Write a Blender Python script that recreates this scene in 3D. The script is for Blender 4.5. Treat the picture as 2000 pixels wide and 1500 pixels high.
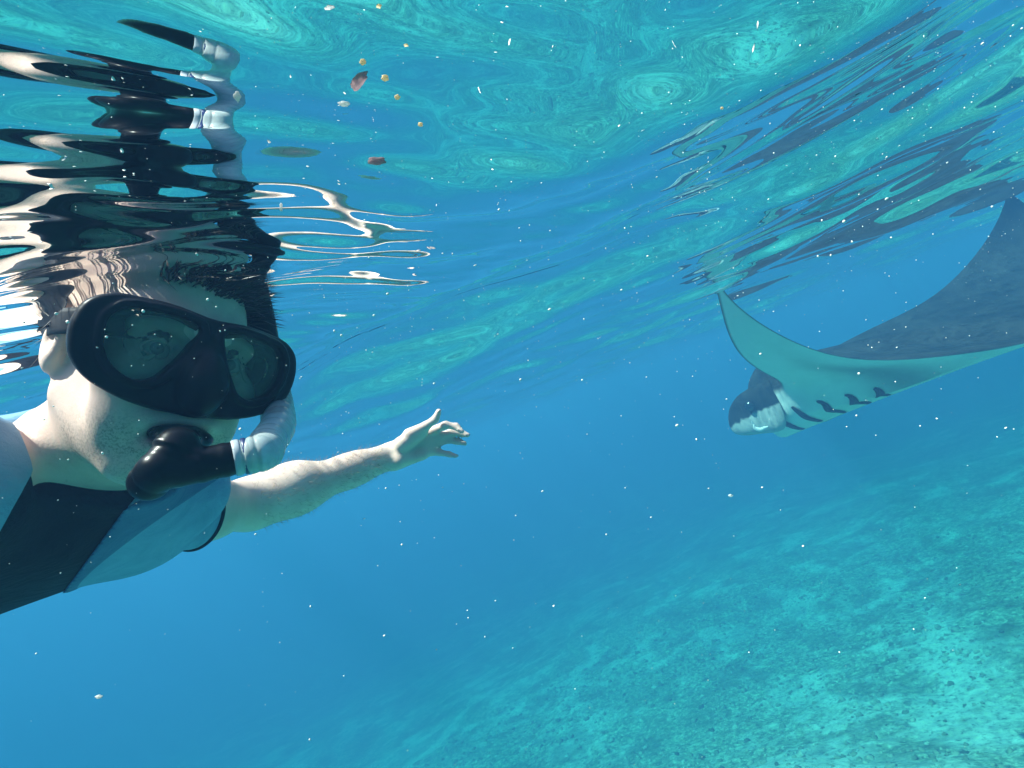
import bpy, math, random
import numpy as np
from mathutils import Vector, Matrix

scene = bpy.context.scene
COL = scene.collection
for o in list(bpy.data.objects):
    bpy.data.objects.remove(o)

# ------------------------------------------------------------------ camera
ROLL, PITCH = math.radians(20.8), math.radians(3.7)
F = np.array([0, math.cos(PITCH), math.sin(PITCH)])
R0 = np.array([1.0, 0, 0])
U0 = np.array([0, -math.sin(PITCH), math.cos(PITCH)])
XC = math.cos(ROLL) * R0 - math.sin(ROLL) * U0
YC = math.sin(ROLL) * R0 + math.cos(ROLL) * U0
cam_d = bpy.data.cameras.new('camera')
cam_d.sensor_width = 36.0
cam_d.lens = 18.0
cam_d.clip_start = 0.02
cam_d.clip_end = 400.0
cam = bpy.data.objects.new('camera', cam_d)
COL.objects.link(cam)
m = Matrix.Identity(4)
for i in range(3):
    m[i][0], m[i][1], m[i][2] = XC[i], YC[i], -F[i]
cam.matrix_world = m
scene.camera = cam


def P(px, py, d):
    """world point at depth d along the camera axis, seen at photo pixel (px, py)"""
    return d * ((px - 1000) / 1000.0 * XC + (750 - py) / 1000.0 * YC + F)


# ------------------------------------------------------------------ light
SUN_DIR = np.array([-0.40, -0.15, 0.90])          # towards the sun
SUN_DIR = SUN_DIR / np.linalg.norm(SUN_DIR)
SUN_EL = math.asin(SUN_DIR[2])
SUN_AZ = math.atan2(SUN_DIR[0], SUN_DIR[1])
world = bpy.data.worlds.new('World')
scene.world = world
world.use_nodes = True
wn = world.node_tree.nodes
wl = world.node_tree.links
for n in list(wn):
    wn.remove(n)
wo = wn.new('ShaderNodeOutputWorld')
bg = wn.new('ShaderNodeBackground')
sky = wn.new('ShaderNodeTexSky')
sky.sky_type = 'NISHITA'
sky.sun_disc = False
sky.sun_elevation = SUN_EL
sky.sun_rotation = SUN_AZ
bg.inputs['Strength'].default_value = 0.15
wl.new(sky.outputs[0], bg.inputs['Color'])
wl.new(bg.outputs[0], wo.inputs['Surface'])

sun_d = bpy.data.lights.new('sun', 'SUN')
sun_d.energy = 5.0
sun_d.angle = math.radians(0.5)
sun_d.color = (1.0, 0.95, 0.87)
sun = bpy.data.objects.new('sun', sun_d)
sun.rotation_euler = Vector(-SUN_DIR).to_track_quat('-Z', 'Y').to_euler()
sun.location = (0, 0, 30)
COL.objects.link(sun)

vs = scene.view_settings
vs.view_transform = 'Standard'
vs.look = 'None'
vs.gamma = 1.0
vs.use_curve_mapping = False
vs.exposure = 1.46
cy = scene.cycles
cy.use_denoising = True
cy.max_bounces = 8
cy.diffuse_bounces = 2
cy.glossy_bounces = 4
cy.transmission_bounces = 4
cy.transparent_max_bounces = 12
cy.volume_bounces = 1
cy.sample_clamp_indirect = 6.0
cy.caustics_reflective = False
cy.caustics_refractive = False

# ------------------------------------------------------------------ helpers
rng = np.random.default_rng(7)
random.seed(7)


def tag(o, label=None, cat=None, group=None, kind=None):
    if label:
        o['label'] = label
    if cat:
        o['category'] = cat
    if group:
        o['group'] = group
    if kind:
        o['kind'] = kind
    return o


def empty(name, loc, label, cat, group=None):
    o = bpy.data.objects.new(name, None)
    o.location = loc
    o.empty_display_size = 0.1
    COL.objects.link(o)
    return tag(o, label, cat, group)


def mesh_obj(name, verts, faces, mats=None, parent=None, smooth=True, attrs=None, uv=None):
    me = bpy.data.meshes.new(name)
    verts = np.asarray(verts, dtype=np.float32)
    me.from_pydata(verts.tolist(), [], faces if isinstance(faces, list) else np.asarray(faces).tolist())
    me.update()
    if smooth:
        me.polygons.foreach_set('use_smooth', [True] * len(me.polygons))
    for k, v in (attrs or {}).items():
        a = me.attributes.new(k, 'FLOAT', 'POINT')
        a.data.foreach_set('value', np.asarray(v, dtype=np.float32))
    for mt in (mats or []):
        me.materials.append(mt)
    o = bpy.data.objects.new(name, me)
    COL.objects.link(o)
    if parent is not None:
        o.parent = parent
        bpy.context.view_layer.update()
        o.matrix_parent_inverse = parent.matrix_world.inverted()
    return o


class NB:
    """tiny node builder"""

    def __init__(self, name):
        self.m = bpy.data.materials.new(name)
        self.m.use_nodes = True
        self.t = self.m.node_tree
        self.n = self.t.nodes
        for x in list(self.n):
            self.n.remove(x)
        self.out = self.n.new('ShaderNodeOutputMaterial')

    def node(self, typ, ins=None, **props):
        x = self.n.new(typ)
        for k, v in props.items():
            setattr(x, k, v)
        for k, v in (ins or {}).items():
            if isinstance(v, bpy.types.NodeSocket):
                self.t.links.new(v, x.inputs[k])
            else:
                x.inputs[k].default_value = v
        return x

    def math(self, op, a, b=None, c=None, clamp=False):
        d = {0: a}
        if b is not None:
            d[1] = b
        if c is not None:
            d[2] = c
        return self.node('ShaderNodeMath', d, operation=op, use_clamp=clamp).outputs[0]

    def mix(self, f, a, b, blend='MIX'):
        x = self.node('ShaderNodeMix', data_type='RGBA', blend_type=blend)
        for i, v in ((0, f), (6, a), (7, b)):
            if isinstance(v, bpy.types.NodeSocket):
                self.t.links.new(v, x.inputs[i])
            else:
                x.inputs[i].default_value = v if i == 0 else (tuple(v) + (1,))[:4]
        return x.outputs[2]

    def ramp(self, f, stops, interp='LINEAR'):
        x = self.node('ShaderNodeValToRGB', {0: f})
        cr = x.color_ramp
        cr.interpolation = interp
        while len(cr.elements) < len(stops):
            cr.elements.new(0.5)
        for e, (p, c) in zip(cr.elements, stops):
            e.position = p
            e.color = (tuple(c) + (1,))[:4] if not isinstance(c, (int, float)) else (c, c, c, 1)
        return x.outputs[0]

    def coord(self, which='Object'):
        return self.node('ShaderNodeTexCoord').outputs[which]

    def noise(self, vec, scale, detail=4, rough=.55, dist=0.0, out=0):
        return self.node('ShaderNodeTexNoise', {'Vector': vec, 'Scale': scale, 'Detail': detail,
                                                'Roughness': rough, 'Distortion': dist}).outputs[out]

    def attr(self, name):
        return self.node('ShaderNodeAttribute', attribute_name=name).outputs['Fac']

    def bump(self, h, strength=.3, dist=.01):
        return self.node('ShaderNodeBump', {'Height': h, 'Strength': strength, 'Distance': dist}).outputs[0]

    def principled(self, **kw):
        alias = {'color': 'Base Color', 'rough': 'Roughness', 'spec': 'Specular IOR Level', 'normal': 'Normal',
                 'sss': 'Subsurface Weight', 'sssr': 'Subsurface Radius', 'ssss': 'Subsurface Scale',
                 'metal': 'Metallic', 'sheen': 'Sheen Weight', 'coat': 'Coat Weight', 'alpha': 'Alpha',
                 'trans': 'Transmission Weight'}
        ins = {}
        for k, v in kw.items():
            if k == 'color' and isinstance(v, tuple):
                v = (v + (1,))[:4]
            ins[alias.get(k, k)] = v
        return self.node('ShaderNodeBsdfPrincipled', ins).outputs[0]

    def done(self, surf):
        self.t.links.new(surf, self.out.inputs['Surface'])
        return self.m


def vnoise(x, y, seed=0):
    """smooth value noise in numpy"""
    xi = np.floor(x).astype(np.int64)
    yi = np.floor(y).astype(np.int64)
    fx = x - xi
    fy = y - yi
    fx = fx * fx * (3 - 2 * fx)
    fy = fy * fy * (3 - 2 * fy)

    def h(a, b):
        n = (a * 374761393 + b * 668265263 + seed * 1274126177) & 0xffffffff
        n = ((n ^ (n >> 13)) * 1274126177) & 0xffffffff
        return ((n ^ (n >> 16)) & 0xffff) / 65535.0

    a = h(xi, yi) * (1 - fx) + h(xi + 1, yi) * fx
    b = h(xi, yi + 1) * (1 - fx) + h(xi + 1, yi + 1) * fx
    return a * (1 - fy) + b * fy - .5


def fbm(x, y, octv, seed=0, gain=.5):
    s = 0
    a = 1
    for i in range(octv):
        s = s + a * vnoise(x * 2 ** i + 17.3 * i, y * 2 ** i - 9.1 * i, seed + i)
        a *= gain
    return s


def polar_grid(radii, nang, cx=0, cy_=0):
    ang = np.linspace(0, 2 * np.pi, nang, endpoint=False)
    Rr, A = np.meshgrid(radii, ang, indexing='ij')
    x = (cx + Rr * np.cos(A)).ravel()
    y = (cy_ + Rr * np.sin(A)).ravel()
    nr = len(radii)
    i, j = np.meshgrid(np.arange(nr - 1), np.arange(nang), indexing='ij')
    j2 = (j + 1) % nang
    f = np.stack([i * nang + j, (i + 1) * nang + j, (i + 1) * nang + j2, i * nang + j2], -1).reshape(-1, 4)
    return x, y, f


# ------------------------------------------------------------------ seabed
def shoal(x, y):
    """pale sandy rise close by, added to brighten what the water surface mirrors"""
    return np.exp(-(((x + 1.2) / 4.8) ** 2 + ((y - 4.2) / 3.9) ** 2) ** 1.5)


def seabed_z(x, y):
    r = np.hypot(x, y)
    z = -5.4 + .09 * np.clip(x - 1, -14, 8) - .17 * np.clip(y - 5, 0, 28) + 1.0 * shoal(x, y)
    z += .50 * fbm(x * .26, y * .26, 1, 3) + .10 * fbm(x * .8, y * .8, 1, 8)
    fine = np.clip((20 - r) / 12, 0, 1)
    z += .055 * fbm(x * 3.1, y * 3.1, 3, 21, .6) * fine
    return z


def m_seabed():
    b = NB('reef_rubble')
    co = b.coord('Object')
    big = b.noise(co, .45, 3, .6, .6)
    mid = b.noise(co, 2.2, 5, .65, .8)
    fin = b.noise(co, 9.0, 5, .72, .3)
    vor = b.node('ShaderNodeTexVoronoi', {'Vector': co, 'Scale': 6.0, 'Randomness': 1.0}).outputs['Distance']
    algae = b.ramp(fin, [(.32, (.13, .15, .09)), (.5, (.30, .33, .20)), (.68, (.55, .56, .40))])
    sand = b.ramp(fin, [(.3, (.52, .54, .43)), (.7, (.76, .77, .64))])
    k = b.math('ADD', b.math('MULTIPLY', big, .75), b.math('MULTIPLY', mid, .45))
    k = b.math('ADD', k, b.math('MULTIPLY', b.attr('sandy'), .17))
    f = b.ramp(k, [(.60, 0.0), (.70, 1.0)])
    c = b.mix(f, algae, sand)
    dk = b.ramp(vor, [(.0, .75), (.55, 1.0)])
    c = b.mix(.5, c, dk, 'MULTIPLY')
    fl = b.noise(co, 15.0, 4, .75, .5)
    c = b.mix(b.ramp(fl, [(.54, 0.0), (.62, .9)]), c, (.70, .72, .50))
    c = b.mix(b.ramp(fl, [(.36, .80), (.46, 0.0)]), c, (.07, .10, .05))
    pt = b.noise(co, 1.1, 3, .6, .4)
    c = b.mix(b.ramp(pt, [(.36, .60), (.52, 0.0)]), c, (.10, .13, .065))
    h = b.math('ADD', fin, b.math('MULTIPLY', vor, -.6))
    return b.done(b.principled(color=c, rough=.95, spec=.03, normal=b.bump(h, .5, .04)))


radii = np.concatenate([np.linspace(.05, 3, 12, endpoint=False), np.linspace(3, 14, 260, endpoint=False),
                        np.geomspace(14, 58, 60)])
x, y, f = polar_grid(radii, 720)
seabed = mesh_obj('seabed', np.stack([x, y, seabed_z(x, y)], -1), f, [m_seabed()], attrs={'sandy': shoal(x, y)})
tag(seabed, 'blue green reef flat of coral rubble and pale sand', kind='structure')

# coral rubble: thousands of small knobbly lumps too many to count
def ico(sub=0):
    t = (1 + 5 ** .5) / 2
    v = np.array([(-1, t, 0), (1, t, 0), (-1, -t, 0), (1, -t, 0), (0, -1, t), (0, 1, t), (0, -1, -t), (0, 1, -t),
                  (t, 0, -1), (t, 0, 1), (-t, 0, -1), (-t, 0, 1)]) / math.sqrt(1 + t * t)
    f = [(0, 11, 5), (0, 5, 1), (0, 1, 7), (0, 7, 10), (0, 10, 11), (1, 5, 9), (5, 11, 4), (11, 10, 2), (10, 7, 6),
         (7, 1, 8), (3, 9, 4), (3, 4, 2), (3, 2, 6), (3, 6, 8), (3, 8, 9), (4, 9, 5), (2, 4, 11), (6, 2, 10), (8, 6, 7), (9, 8, 1)]
    for _ in range(sub):
        mid, nv, nf = {}, list(v), []
        for tri in f:
            kk = []
            for a, c in ((0, 1), (1, 2), (2, 0)):
                ed = tuple(sorted((tri[a], tri[c])))
                if ed not in mid:
                    m_ = nv[ed[0]] + nv[ed[1]]
                    nv.append(m_ / np.linalg.norm(m_))
                    mid[ed] = len(nv) - 1
                kk.append(mid[ed])
            nf += [(tri[0], kk[0], kk[2]), (tri[1], kk[1], kk[0]), (tri[2], kk[2], kk[1]), tuple(kk)]
        v, f = np.array(nv), nf
    return v, np.array(f)


IV, IF = ico(0)
IV1, IF1 = ico(1)
cr = np.random.default_rng(3)
N = 15000
ang = cr.uniform(math.radians(-5), math.radians(125), N)
rad = 4.0 + 11 * cr.random(N) ** .8
cx_, cy2 = rad * np.cos(ang), rad * np.sin(ang)
dens = fbm(cx_ * .5, cy2 * .5, 3, 40)
keep = dens > cr.uniform(-.55, .35, N) + .35 * shoal(cx_, cy2)
cx_, cy2 = cx_[keep], cy2[keep]
N = len(cx_)
sz = np.clip(cr.lognormal(math.log(.018), .45, N), .009, .045)
sq = np.stack([sz * cr.uniform(.8, 1.5, N), sz * cr.uniform(.8, 1.5, N), sz * cr.uniform(.45, 1.0, N)], -1)
lump = 1 + .28 * cr.normal(size=(N, len(IV1), 1))
cz = seabed_z(cx_, cy2)
vv = np.stack([cx_, cy2, cz + sz * .15], -1)[:, None] + IV1[None] * np.clip(lump, .5, 1.7) * sq[:, None]
ff = (IF1[None] + len(IV1) * np.arange(N)[:, None, None]).reshape(-1, 3)
tone = np.repeat(np.clip(cr.normal(.52, .15, N), 0, 1), len(IV1))


def m_rubble():
    b = NB('coral_rubble')
    t = b.attr('tone')
    n = b.noise(b.coord('Object'), 30.0, 3, .7)
    c = b.ramp(b.math('ADD', b.math('MULTIPLY', t, .8), b.math('MULTIPLY', n, .25)),
               [(.15, (.07, .08, .05)), (.45, (.24, .24, .15)), (.7, (.50, .48, .34)), (.95, (.74, .72, .60))])
    return b.done(b.principled(color=c, rough=.95, spec=.03))


rub = mesh_obj('coral_rubble', vv.reshape(-1, 3), ff, [m_rubble()], attrs={'tone': tone})
tag(rub, 'knobbly broken coral strewn over the reef flat', kind='stuff')

# ------------------------------------------------------------------ water surface
LEVEL = .245
_w = np.random.default_rng(12)
WAVES = []
for lam, amp, n in ((3.2, .020, 3), (1.7, .0125, 5), (.95, .0068, 8), (.52, .0028, 10), (.30, .0011, 12), (.17, .0004, 12)):
    for _ in range(n):
        L = lam * _w.uniform(.75, 1.3)
        th = _w.normal(math.radians(62), .50)
        WAVES.append((2 * math.pi / L * math.cos(th), 2 * math.pi / L * math.sin(th), _w.uniform(0, 2 * math.pi),
                      amp * _w.uniform(.6, 1.3), L))


CHOP = []
for n_, l0, l1, slope in ((12, .030, .075, .046), (12, .075, .20, .058)):
    for _ in range(n_):
        L = _w.uniform(l0, l1)
        th = math.radians(116) + _w.normal(0, .36)
        CHOP.append((2 * math.pi / L * math.cos(th), 2 * math.pi / L * math.sin(th), _w.uniform(0, 6.28),
                     slope * L / (2 * math.pi) * _w.uniform(.5, 1.5)))


def surf_z(x, y):
    r = np.hypot(x, y)
    z = np.full_like(r, LEVEL)
    for kx, ky, ph, a, L in WAVES:
        fade = np.clip((L * 45 - r) / (L * 25), 0, 1)
        s = np.sin(kx * x + ky * y + ph)
        z += a * fade * (s + .25 * s * s)
    # one steeper swell close by: crest to the left, trough under the swimmer's gaze
    z += .055 * np.exp(-(r / 1.6) ** 2) * np.cos(2 * math.pi / 2.3 * (x * .93 - y * .36 + .78))
    z -= .034 * np.exp(-(np.hypot(x + .20, y - .26) / .50) ** 2)
    z -= .075 * np.exp(-(np.hypot(x - .40, y - .35) / .80) ** 2)
    # chop stirred up round the swimmer
    env = np.exp(-((x + .42) ** 2 + (y - .44) ** 2) / .46 ** 2)
    for kx, ky, ph, a in CHOP:
        z += env * a * np.sin(kx * x + ky * y + ph + .7 * np.sin(3.1 * x - 4.3 * y + ph))
    return z


def m_water():
    b = NB('sea_surface')
    co = b.coord('Object')
    wob = b.noise(co, 2.2, 2, .5, 0, 1)
    v = b.node('ShaderNodeVectorMath', {0: co, 1: wob}, operation='ADD').outputs[0]
    caustic_lines = []  # caustic web drawn into the transparency, standing in for focused sunlight
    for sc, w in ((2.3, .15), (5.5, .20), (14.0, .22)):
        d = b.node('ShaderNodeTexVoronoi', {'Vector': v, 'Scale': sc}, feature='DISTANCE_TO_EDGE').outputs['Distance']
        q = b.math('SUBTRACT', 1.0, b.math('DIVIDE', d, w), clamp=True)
        caustic_lines.append(b.math('POWER', q, 2.2))
    k = b.math('ADD', b.math('ADD', b.math('MULTIPLY', caustic_lines[0], .45), b.math('MULTIPLY', caustic_lines[1], .4)), b.math('MULTIPLY', caustic_lines[2], .65))
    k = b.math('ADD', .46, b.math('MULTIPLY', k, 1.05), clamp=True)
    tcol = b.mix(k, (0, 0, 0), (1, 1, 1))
    tr = b.node('ShaderNodeBsdfTransparent', {'Color': tcol}).outputs[0]
    gl = b.node('ShaderNodeBsdfGlossy', {'Color': (1, 1, 1, 1), 'Roughness': .0}).outputs[0]
    fr = b.node('ShaderNodeFresnel', {'IOR': 1.39}).outputs[0]
    mx = b.node('ShaderNodeMixShader', {0: fr, 1: tr, 2: gl}).outputs[0]
    return b.done(mx)


radii = np.concatenate([np.linspace(.02, 1.2, 330, endpoint=False), np.linspace(1.2, 1.4, 20, endpoint=False), np.linspace(1.4, 3.2, 150, endpoint=False), np.geomspace(3.2, 58, 260)])
x, y, f = polar_grid(radii, 900)
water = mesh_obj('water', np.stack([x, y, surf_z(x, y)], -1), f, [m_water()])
tag(water, 'rippled underside of the sea surface mirroring the reef', kind='structure')

# ------------------------------------------------------------------ the water itself, as haze
def m_volume():
    b = NB('clear_sea')
    s = b.node('ShaderNodeVolumeScatter', {'Color': (.18, .47, 1.0, 1), 'Density': .055, 'Anisotropy': .1}).outputs[0]
    a = b.node('ShaderNodeVolumeAbsorption', {'Color': (0.0, .70, .78, 1), 'Density': .22}).outputs[0]
    add = b.node('ShaderNodeAddShader', {0: s, 1: a}).outputs[0]
    b.t.links.new(add, b.out.inputs['Volume'])
    return b.m


def box(lo, hi):
    v = [(x, y, z) for x in (lo[0], hi[0]) for y in (lo[1], hi[1]) for z in (lo[2], hi[2])]
    f = [(0, 1, 3, 2), (4, 6, 7, 5), (0, 4, 5, 1), (2, 3, 7, 6), (0, 2, 6, 4), (1, 5, 7, 3)]
    return v, f


HAZE_TOP = .75
v, f = box((-60, -60, -14.5), (60, 60, HAZE_TOP))
haze = mesh_obj('haze', v, f, [m_volume()], smooth=False)
tag(haze, 'clear blue sea water fading everything far away to blue', kind='stuff')

# ------------------------------------------------------------------ manta ray
def sweep(path, ra, rb, up, n=12, ptop=1.0):
    """tube with elliptical section: ra sideways, rb along up; closed ends"""
    path = np.asarray(path, float)
    K = len(path)
    ra = np.broadcast_to(np.asarray(ra, float), K)
    rb = np.broadcast_to(np.asarray(rb, float), K)
    up = np.broadcast_to(np.asarray(up, float), (K, 3))
    tan = np.gradient(path, axis=0)
    tan /= np.linalg.norm(tan, axis=1)[:, None]
    sd = np.cross(tan, up)
    sd /= np.linalg.norm(sd, axis=1)[:, None]
    u2 = np.cross(sd, tan)
    a = np.linspace(0, 2 * np.pi, n, endpoint=False)
    v = path[:, None] + sd[:, None] * (ra[:, None] * np.cos(a))[..., None] + u2[:, None] * (rb[:, None] * np.sin(a))[..., None]
    v = v.reshape(-1, 3)
    f = []
    for k in range(K - 1):
        for q in range(n):
            f.append((k * n + q, k * n + (q + 1) % n, (k + 1) * n + (q + 1) % n, (k + 1) * n + q))
    f.append(tuple(range(n))[::-1])
    f.append(tuple((K - 1) * n + q for q in range(n)))
    return v, f


def spline(pts, n):
    """Catmull-Rom through points (any dimension)"""
    p = np.asarray(pts, float)
    p = np.concatenate([[2 * p[0] - p[1]], p, [2 * p[-1] - p[-2]]])
    t = np.linspace(0, len(p) - 3 - 1e-9, n)
    i = t.astype(int)
    u = (t - i)[:, None]
    a, b_, c, d = p[i], p[i + 1], p[i + 2], p[i + 3]
    return .5 * (2 * b_ + (c - a) * u + (2 * a - 5 * b_ + 4 * c - d) * u ** 2 + (3 * b_ - a - 3 * c + d) * u ** 3)


def m_manta():
    b = NB('manta_skin')
    co = b.coord('Object')
    belly = b.attr('belly')
    grey = b.attr('grey_band')
    edge = b.attr('edge')
    n1 = b.noise(co, 5.0, 5, .65)
    n2 = b.noise(co, 38.0, 3, .7)
    dark = b.ramp(n1, [(.3, (.010, .010, .011)), (.7, (.032, .032, .032))])
    sp = b.ramp(n2, [(.62, 0.0), (.72, 1.0)])
    dark = b.mix(b.math('MULTIPLY', sp, .35), dark, (.16, .16, .15))
    pale = b.ramp(n1, [(.3, (.66, .67, .62)), (.7, (.76, .76, .70))])
    pale = b.mix(grey, pale, (.12, .13, .14))
    wob = b.math('ADD', belly, b.math('MULTIPLY', b.math('SUBTRACT', b.noise(co, 14.0, 3), .5), .25))
    k = b.ramp(wob, [(.46, 0.0), (.54, 1.0)])
    c = b.mix(k, dark, pale)
    c = b.mix(edge, c, (.018, .02, .025))
    return b.done(b.principled(color=c, rough=.6, spec=.06, normal=b.bump(n2, .15, .01)))


MW = 4.325
MPOS = np.array([2.755, 4.048, -.666])
MYAW, MPITCH, MROLL = 2.018, .0308, .193
NEAR = (.0003, .3946, .4286, -.0371, .1167, 3)       # bend of the near wing: angle at root, linear, cubic; sweep; twist
FARW = (.6952, -2.0572, 3.50, -.0243, .463, 2.205)


def pfit(s, pts):
    pts = np.array(pts)
    return np.polyval(np.polyfit(pts[:, 0], pts[:, 1], 5), s)


def manta_rot():
    cy_, sy = math.cos(MYAW), math.sin(MYAW)
    f = np.array([cy_, sy, 0])
    l = np.array([-sy, cy_, 0])
    u = np.array([0, 0, 1.0])
    f2 = math.cos(MPITCH) * f + math.sin(MPITCH) * u
    u2 = -math.sin(MPITCH) * f + math.cos(MPITCH) * u
    l3 = math.cos(MROLL) * l + math.sin(MROLL) * u2
    u3 = -math.sin(MROLL) * l + math.cos(MROLL) * u2
    return np.stack([f2, l3, u3])


MR = manta_rot()


def mworld(p):
    return MPOS + MW * (np.asarray(p) @ MR)


NS = 90
S_ = np.linspace(0, 1, NS + 1)
LE = pfit(S_, [(0, .20), (.15, .155), (.3, .092), (.5, .030), (.75, -.035), (1, -.13)])
TE = pfit(S_, [(0, -.22), (.15, -.205), (.3, -.16), (.5, -.125), (.75, -.125), (1, -.14)])
head = .085 * np.exp(-(S_ / .165) ** 6)
LEH = LE + head


def wing_frames(prm):
    t0, t1, t2, sw, tw, pw = prm
    k = np.clip((S_ - .1) / .9, 0, 1)
    th = t0 * np.clip(S_ / .08, 0, 1) + t1 * k + t2 * k ** pw
    ds = .5 / NS
    y = np.concatenate([[0], np.cumsum(np.cos(th[1:]) * ds)])
    z = np.concatenate([[0], np.cumsum(np.sin(th[1:]) * ds)])
    return th, y, z, sw, tw


NC = 60
CH = .5 - .5 * np.cos(np.linspace(0, np.pi, NC + 1))          # 0 leading .. 1 trailing


def wing_point(side, prm, i, c, topbottom):
    """arrays i (span index), c chord 0..1, topbottom +1 dorsal / -1 ventral -> local point"""
    th, y, z, sw, tw = wing_frames(prm)
    s = S_[i]
    L = LEH[i] - sw * s ** 2
    T = TE[i] - sw * s ** 2 - (.055 * np.sin(np.pi * np.clip((s - .05) / .95, 0, 1)) ** .8 if side < 0 else 0)
    mid, h, a = (LE[i] + TE[i]) / 2 - sw * s ** 2, (LE[i] - TE[i]) / 2, tw * s
    xx = L + (T - L) * c
    o = (xx - mid) / h
    x = mid + o * h * np.cos(a)
    k = o * h * np.sin(a)
    nose = np.exp(-(s / .15) ** 6)
    prof = (c ** .5) * (1 - c) ** .9 * 2.1 * (1 - nose) + nose * (np.clip(c / .10, 0, 1) ** .5) * (1 - c) ** 1.1 * 1.12
    body = np.exp(-(s / .155) ** 2)
    tk = np.where(topbottom > 0, .062 * body + .010 * (1 - s) ** 1.3 + .0012,
                  .098 * np.exp(-(s / .205) ** 2.6) + .006 * (1 - s) ** 1.3 + .0008)
    # scalloped thin edges
    off = topbottom * tk * prof + k
    return np.stack([x, side * (y[i] - np.sin(th[i]) * off), z[i] + np.cos(th[i]) * off], -1)


verts, belly, greys, edge = [], [], [], []
index = {}


def put(p, b_, g, e):
    verts.append(p)
    belly.append(b_)
    greys.append(g)
    edge.append(e)
    return len(verts) - 1


for side, prm in ((1, NEAR), (-1, FARW)):
    for tb in (1, -1):
        I, C = np.meshgrid(np.arange(NS + 1), CH, indexing='ij')
        W_ = wing_point(side, prm, I, C, tb)
        for i in range(NS + 1):
            s = S_[i]
            for j in range(NC + 1):
                seam = j in (0, NC)
                mid = i == 0
                key = (0 if mid else side, 0 if seam else tb, i, j)
                if key in index:
                    continue
                c = CH[j]
                w = .5 + .5 * np.tanh((s - .12) / .05)
                g = np.exp(-((c - .66 - .03 * np.sin(9 * s)) / .17) ** 2) * np.clip((s - .05) / .12, 0, 1) * np.clip((.72 - s) / .4, 0, 1)  # greyer band over the rear half of the belly and inner wing
                chord_m = (LE[i] - TE[i])
                e1 = np.clip(1 - (1 - c) * chord_m / .0035, 0, 1)
                e2 = np.clip(1 - c * chord_m / .006, 0, 1) * np.clip((s - .10) / .05, 0, 1)
                bl = (0.5 if seam else (0.0 if tb > 0 else 1.0))
                if s < .1 and c < .10:
                    bl = .5 if seam else bl
                index[key] = put(W_[i, j], bl, g * .75, max(e1, e2) if tb < 0 or seam else 0)
faces = []
for side in (1, -1):
    for tb in (1, -1):
        for i in range(NS):
            for j in range(NC):
                q = []
                for (a, b_) in ((i, j), (i + 1, j), (i + 1, j + 1), (i, j + 1)):
                    q.append(index[(0 if a == 0 else side, 0 if b_ in (0, NC) else tb, a, b_)])
                if side * tb > 0:
                    q = q[::-1]
                faces.append(q)
manta = empty('manta_ray', MPOS, 'huge manta ray with raised wings, dark back and pale gilled belly gliding under the surface', 'manta ray')
MANTA_MAT = m_manta()
mesh_obj('body', mworld(np.array(verts)), faces, [MANTA_MAT], manta,
         attrs={'belly': belly, 'grey_band': greys, 'edge': edge})


def plain(name, col, rough=.6, spec=.3, **kw):
    b = NB(name)
    co = b.coord('Object')
    n = b.noise(co, 22.0, 4)
    c = b.mix(b.math('MULTIPLY', n, .5), col, tuple(q * .6 for q in col))
    return b.done(b.principled(color=c, rough=rough, spec=spec, **kw))


M_SLIT = plain('gill_dark', (.014, .018, .028), .8)


def belly_point(s, c, side=1, off=0.0):
    prm = NEAR if side > 0 else FARW
    fi = s * NS
    i0 = np.clip(np.floor(fi).astype(int), 0, NS - 1)
    t = (fi - i0)[:, None]
    p = wing_point(side, prm, i0, c, -np.ones_like(c)) * (1 - t) + wing_point(side, prm, i0 + 1, c, -np.ones_like(c)) * t
    p[:, 2] -= off
    return p


def ribbon(pa, pb, pa2, pb2):
    """closed slim solid between two rails (outer a/b, inner a2/b2)"""
    n = len(pa)
    v = np.concatenate([pa, pb, pb2, pa2])
    f = []
    for k in range(n - 1):
        for q in range(4):
            a, b_ = q * n + k, ((q + 1) % 4) * n + k
            f.append((a, a + 1, b_ + 1, b_))
    f.append(tuple(q * n for q in range(4))[::-1])
    f.append(tuple(q * n + n - 1 for q in range(4)))
    return v, f


GILLS = [[(.146, .040), (.138, .066), (.131, .098), (.122, .135), (.108, .171), (.080, .200), (.030, .215)],
         [(.167, .120), (.157, .168), (.143, .213), (.121, .258), (.089, .290), (.044, .305)],
         [(.189, .227), (.180, .266), (.163, .315), (.130, .366), (.082, .394), (.035, .402)],
         [(.202, .386), (.190, .408), (.170, .440), (.110, .484), (.060, .492), (.030, .494)],
         [(.203, .540), (.190, .549), (.165, .562), (.080, .570), (.040, .572)]]


def belly_normal(s, c, side):
    e = .004
    a = belly_point(s + e, c, side) - belly_point(s - e, c, side)
    d = belly_point(s, c + e, side) - belly_point(s, c - e, side)
    n = np.cross(a, d)
    n /= np.linalg.norm(n, axis=1)[:, None]
    return n * np.where(n[:, 2] > 0, -1, 1)[:, None]


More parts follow.
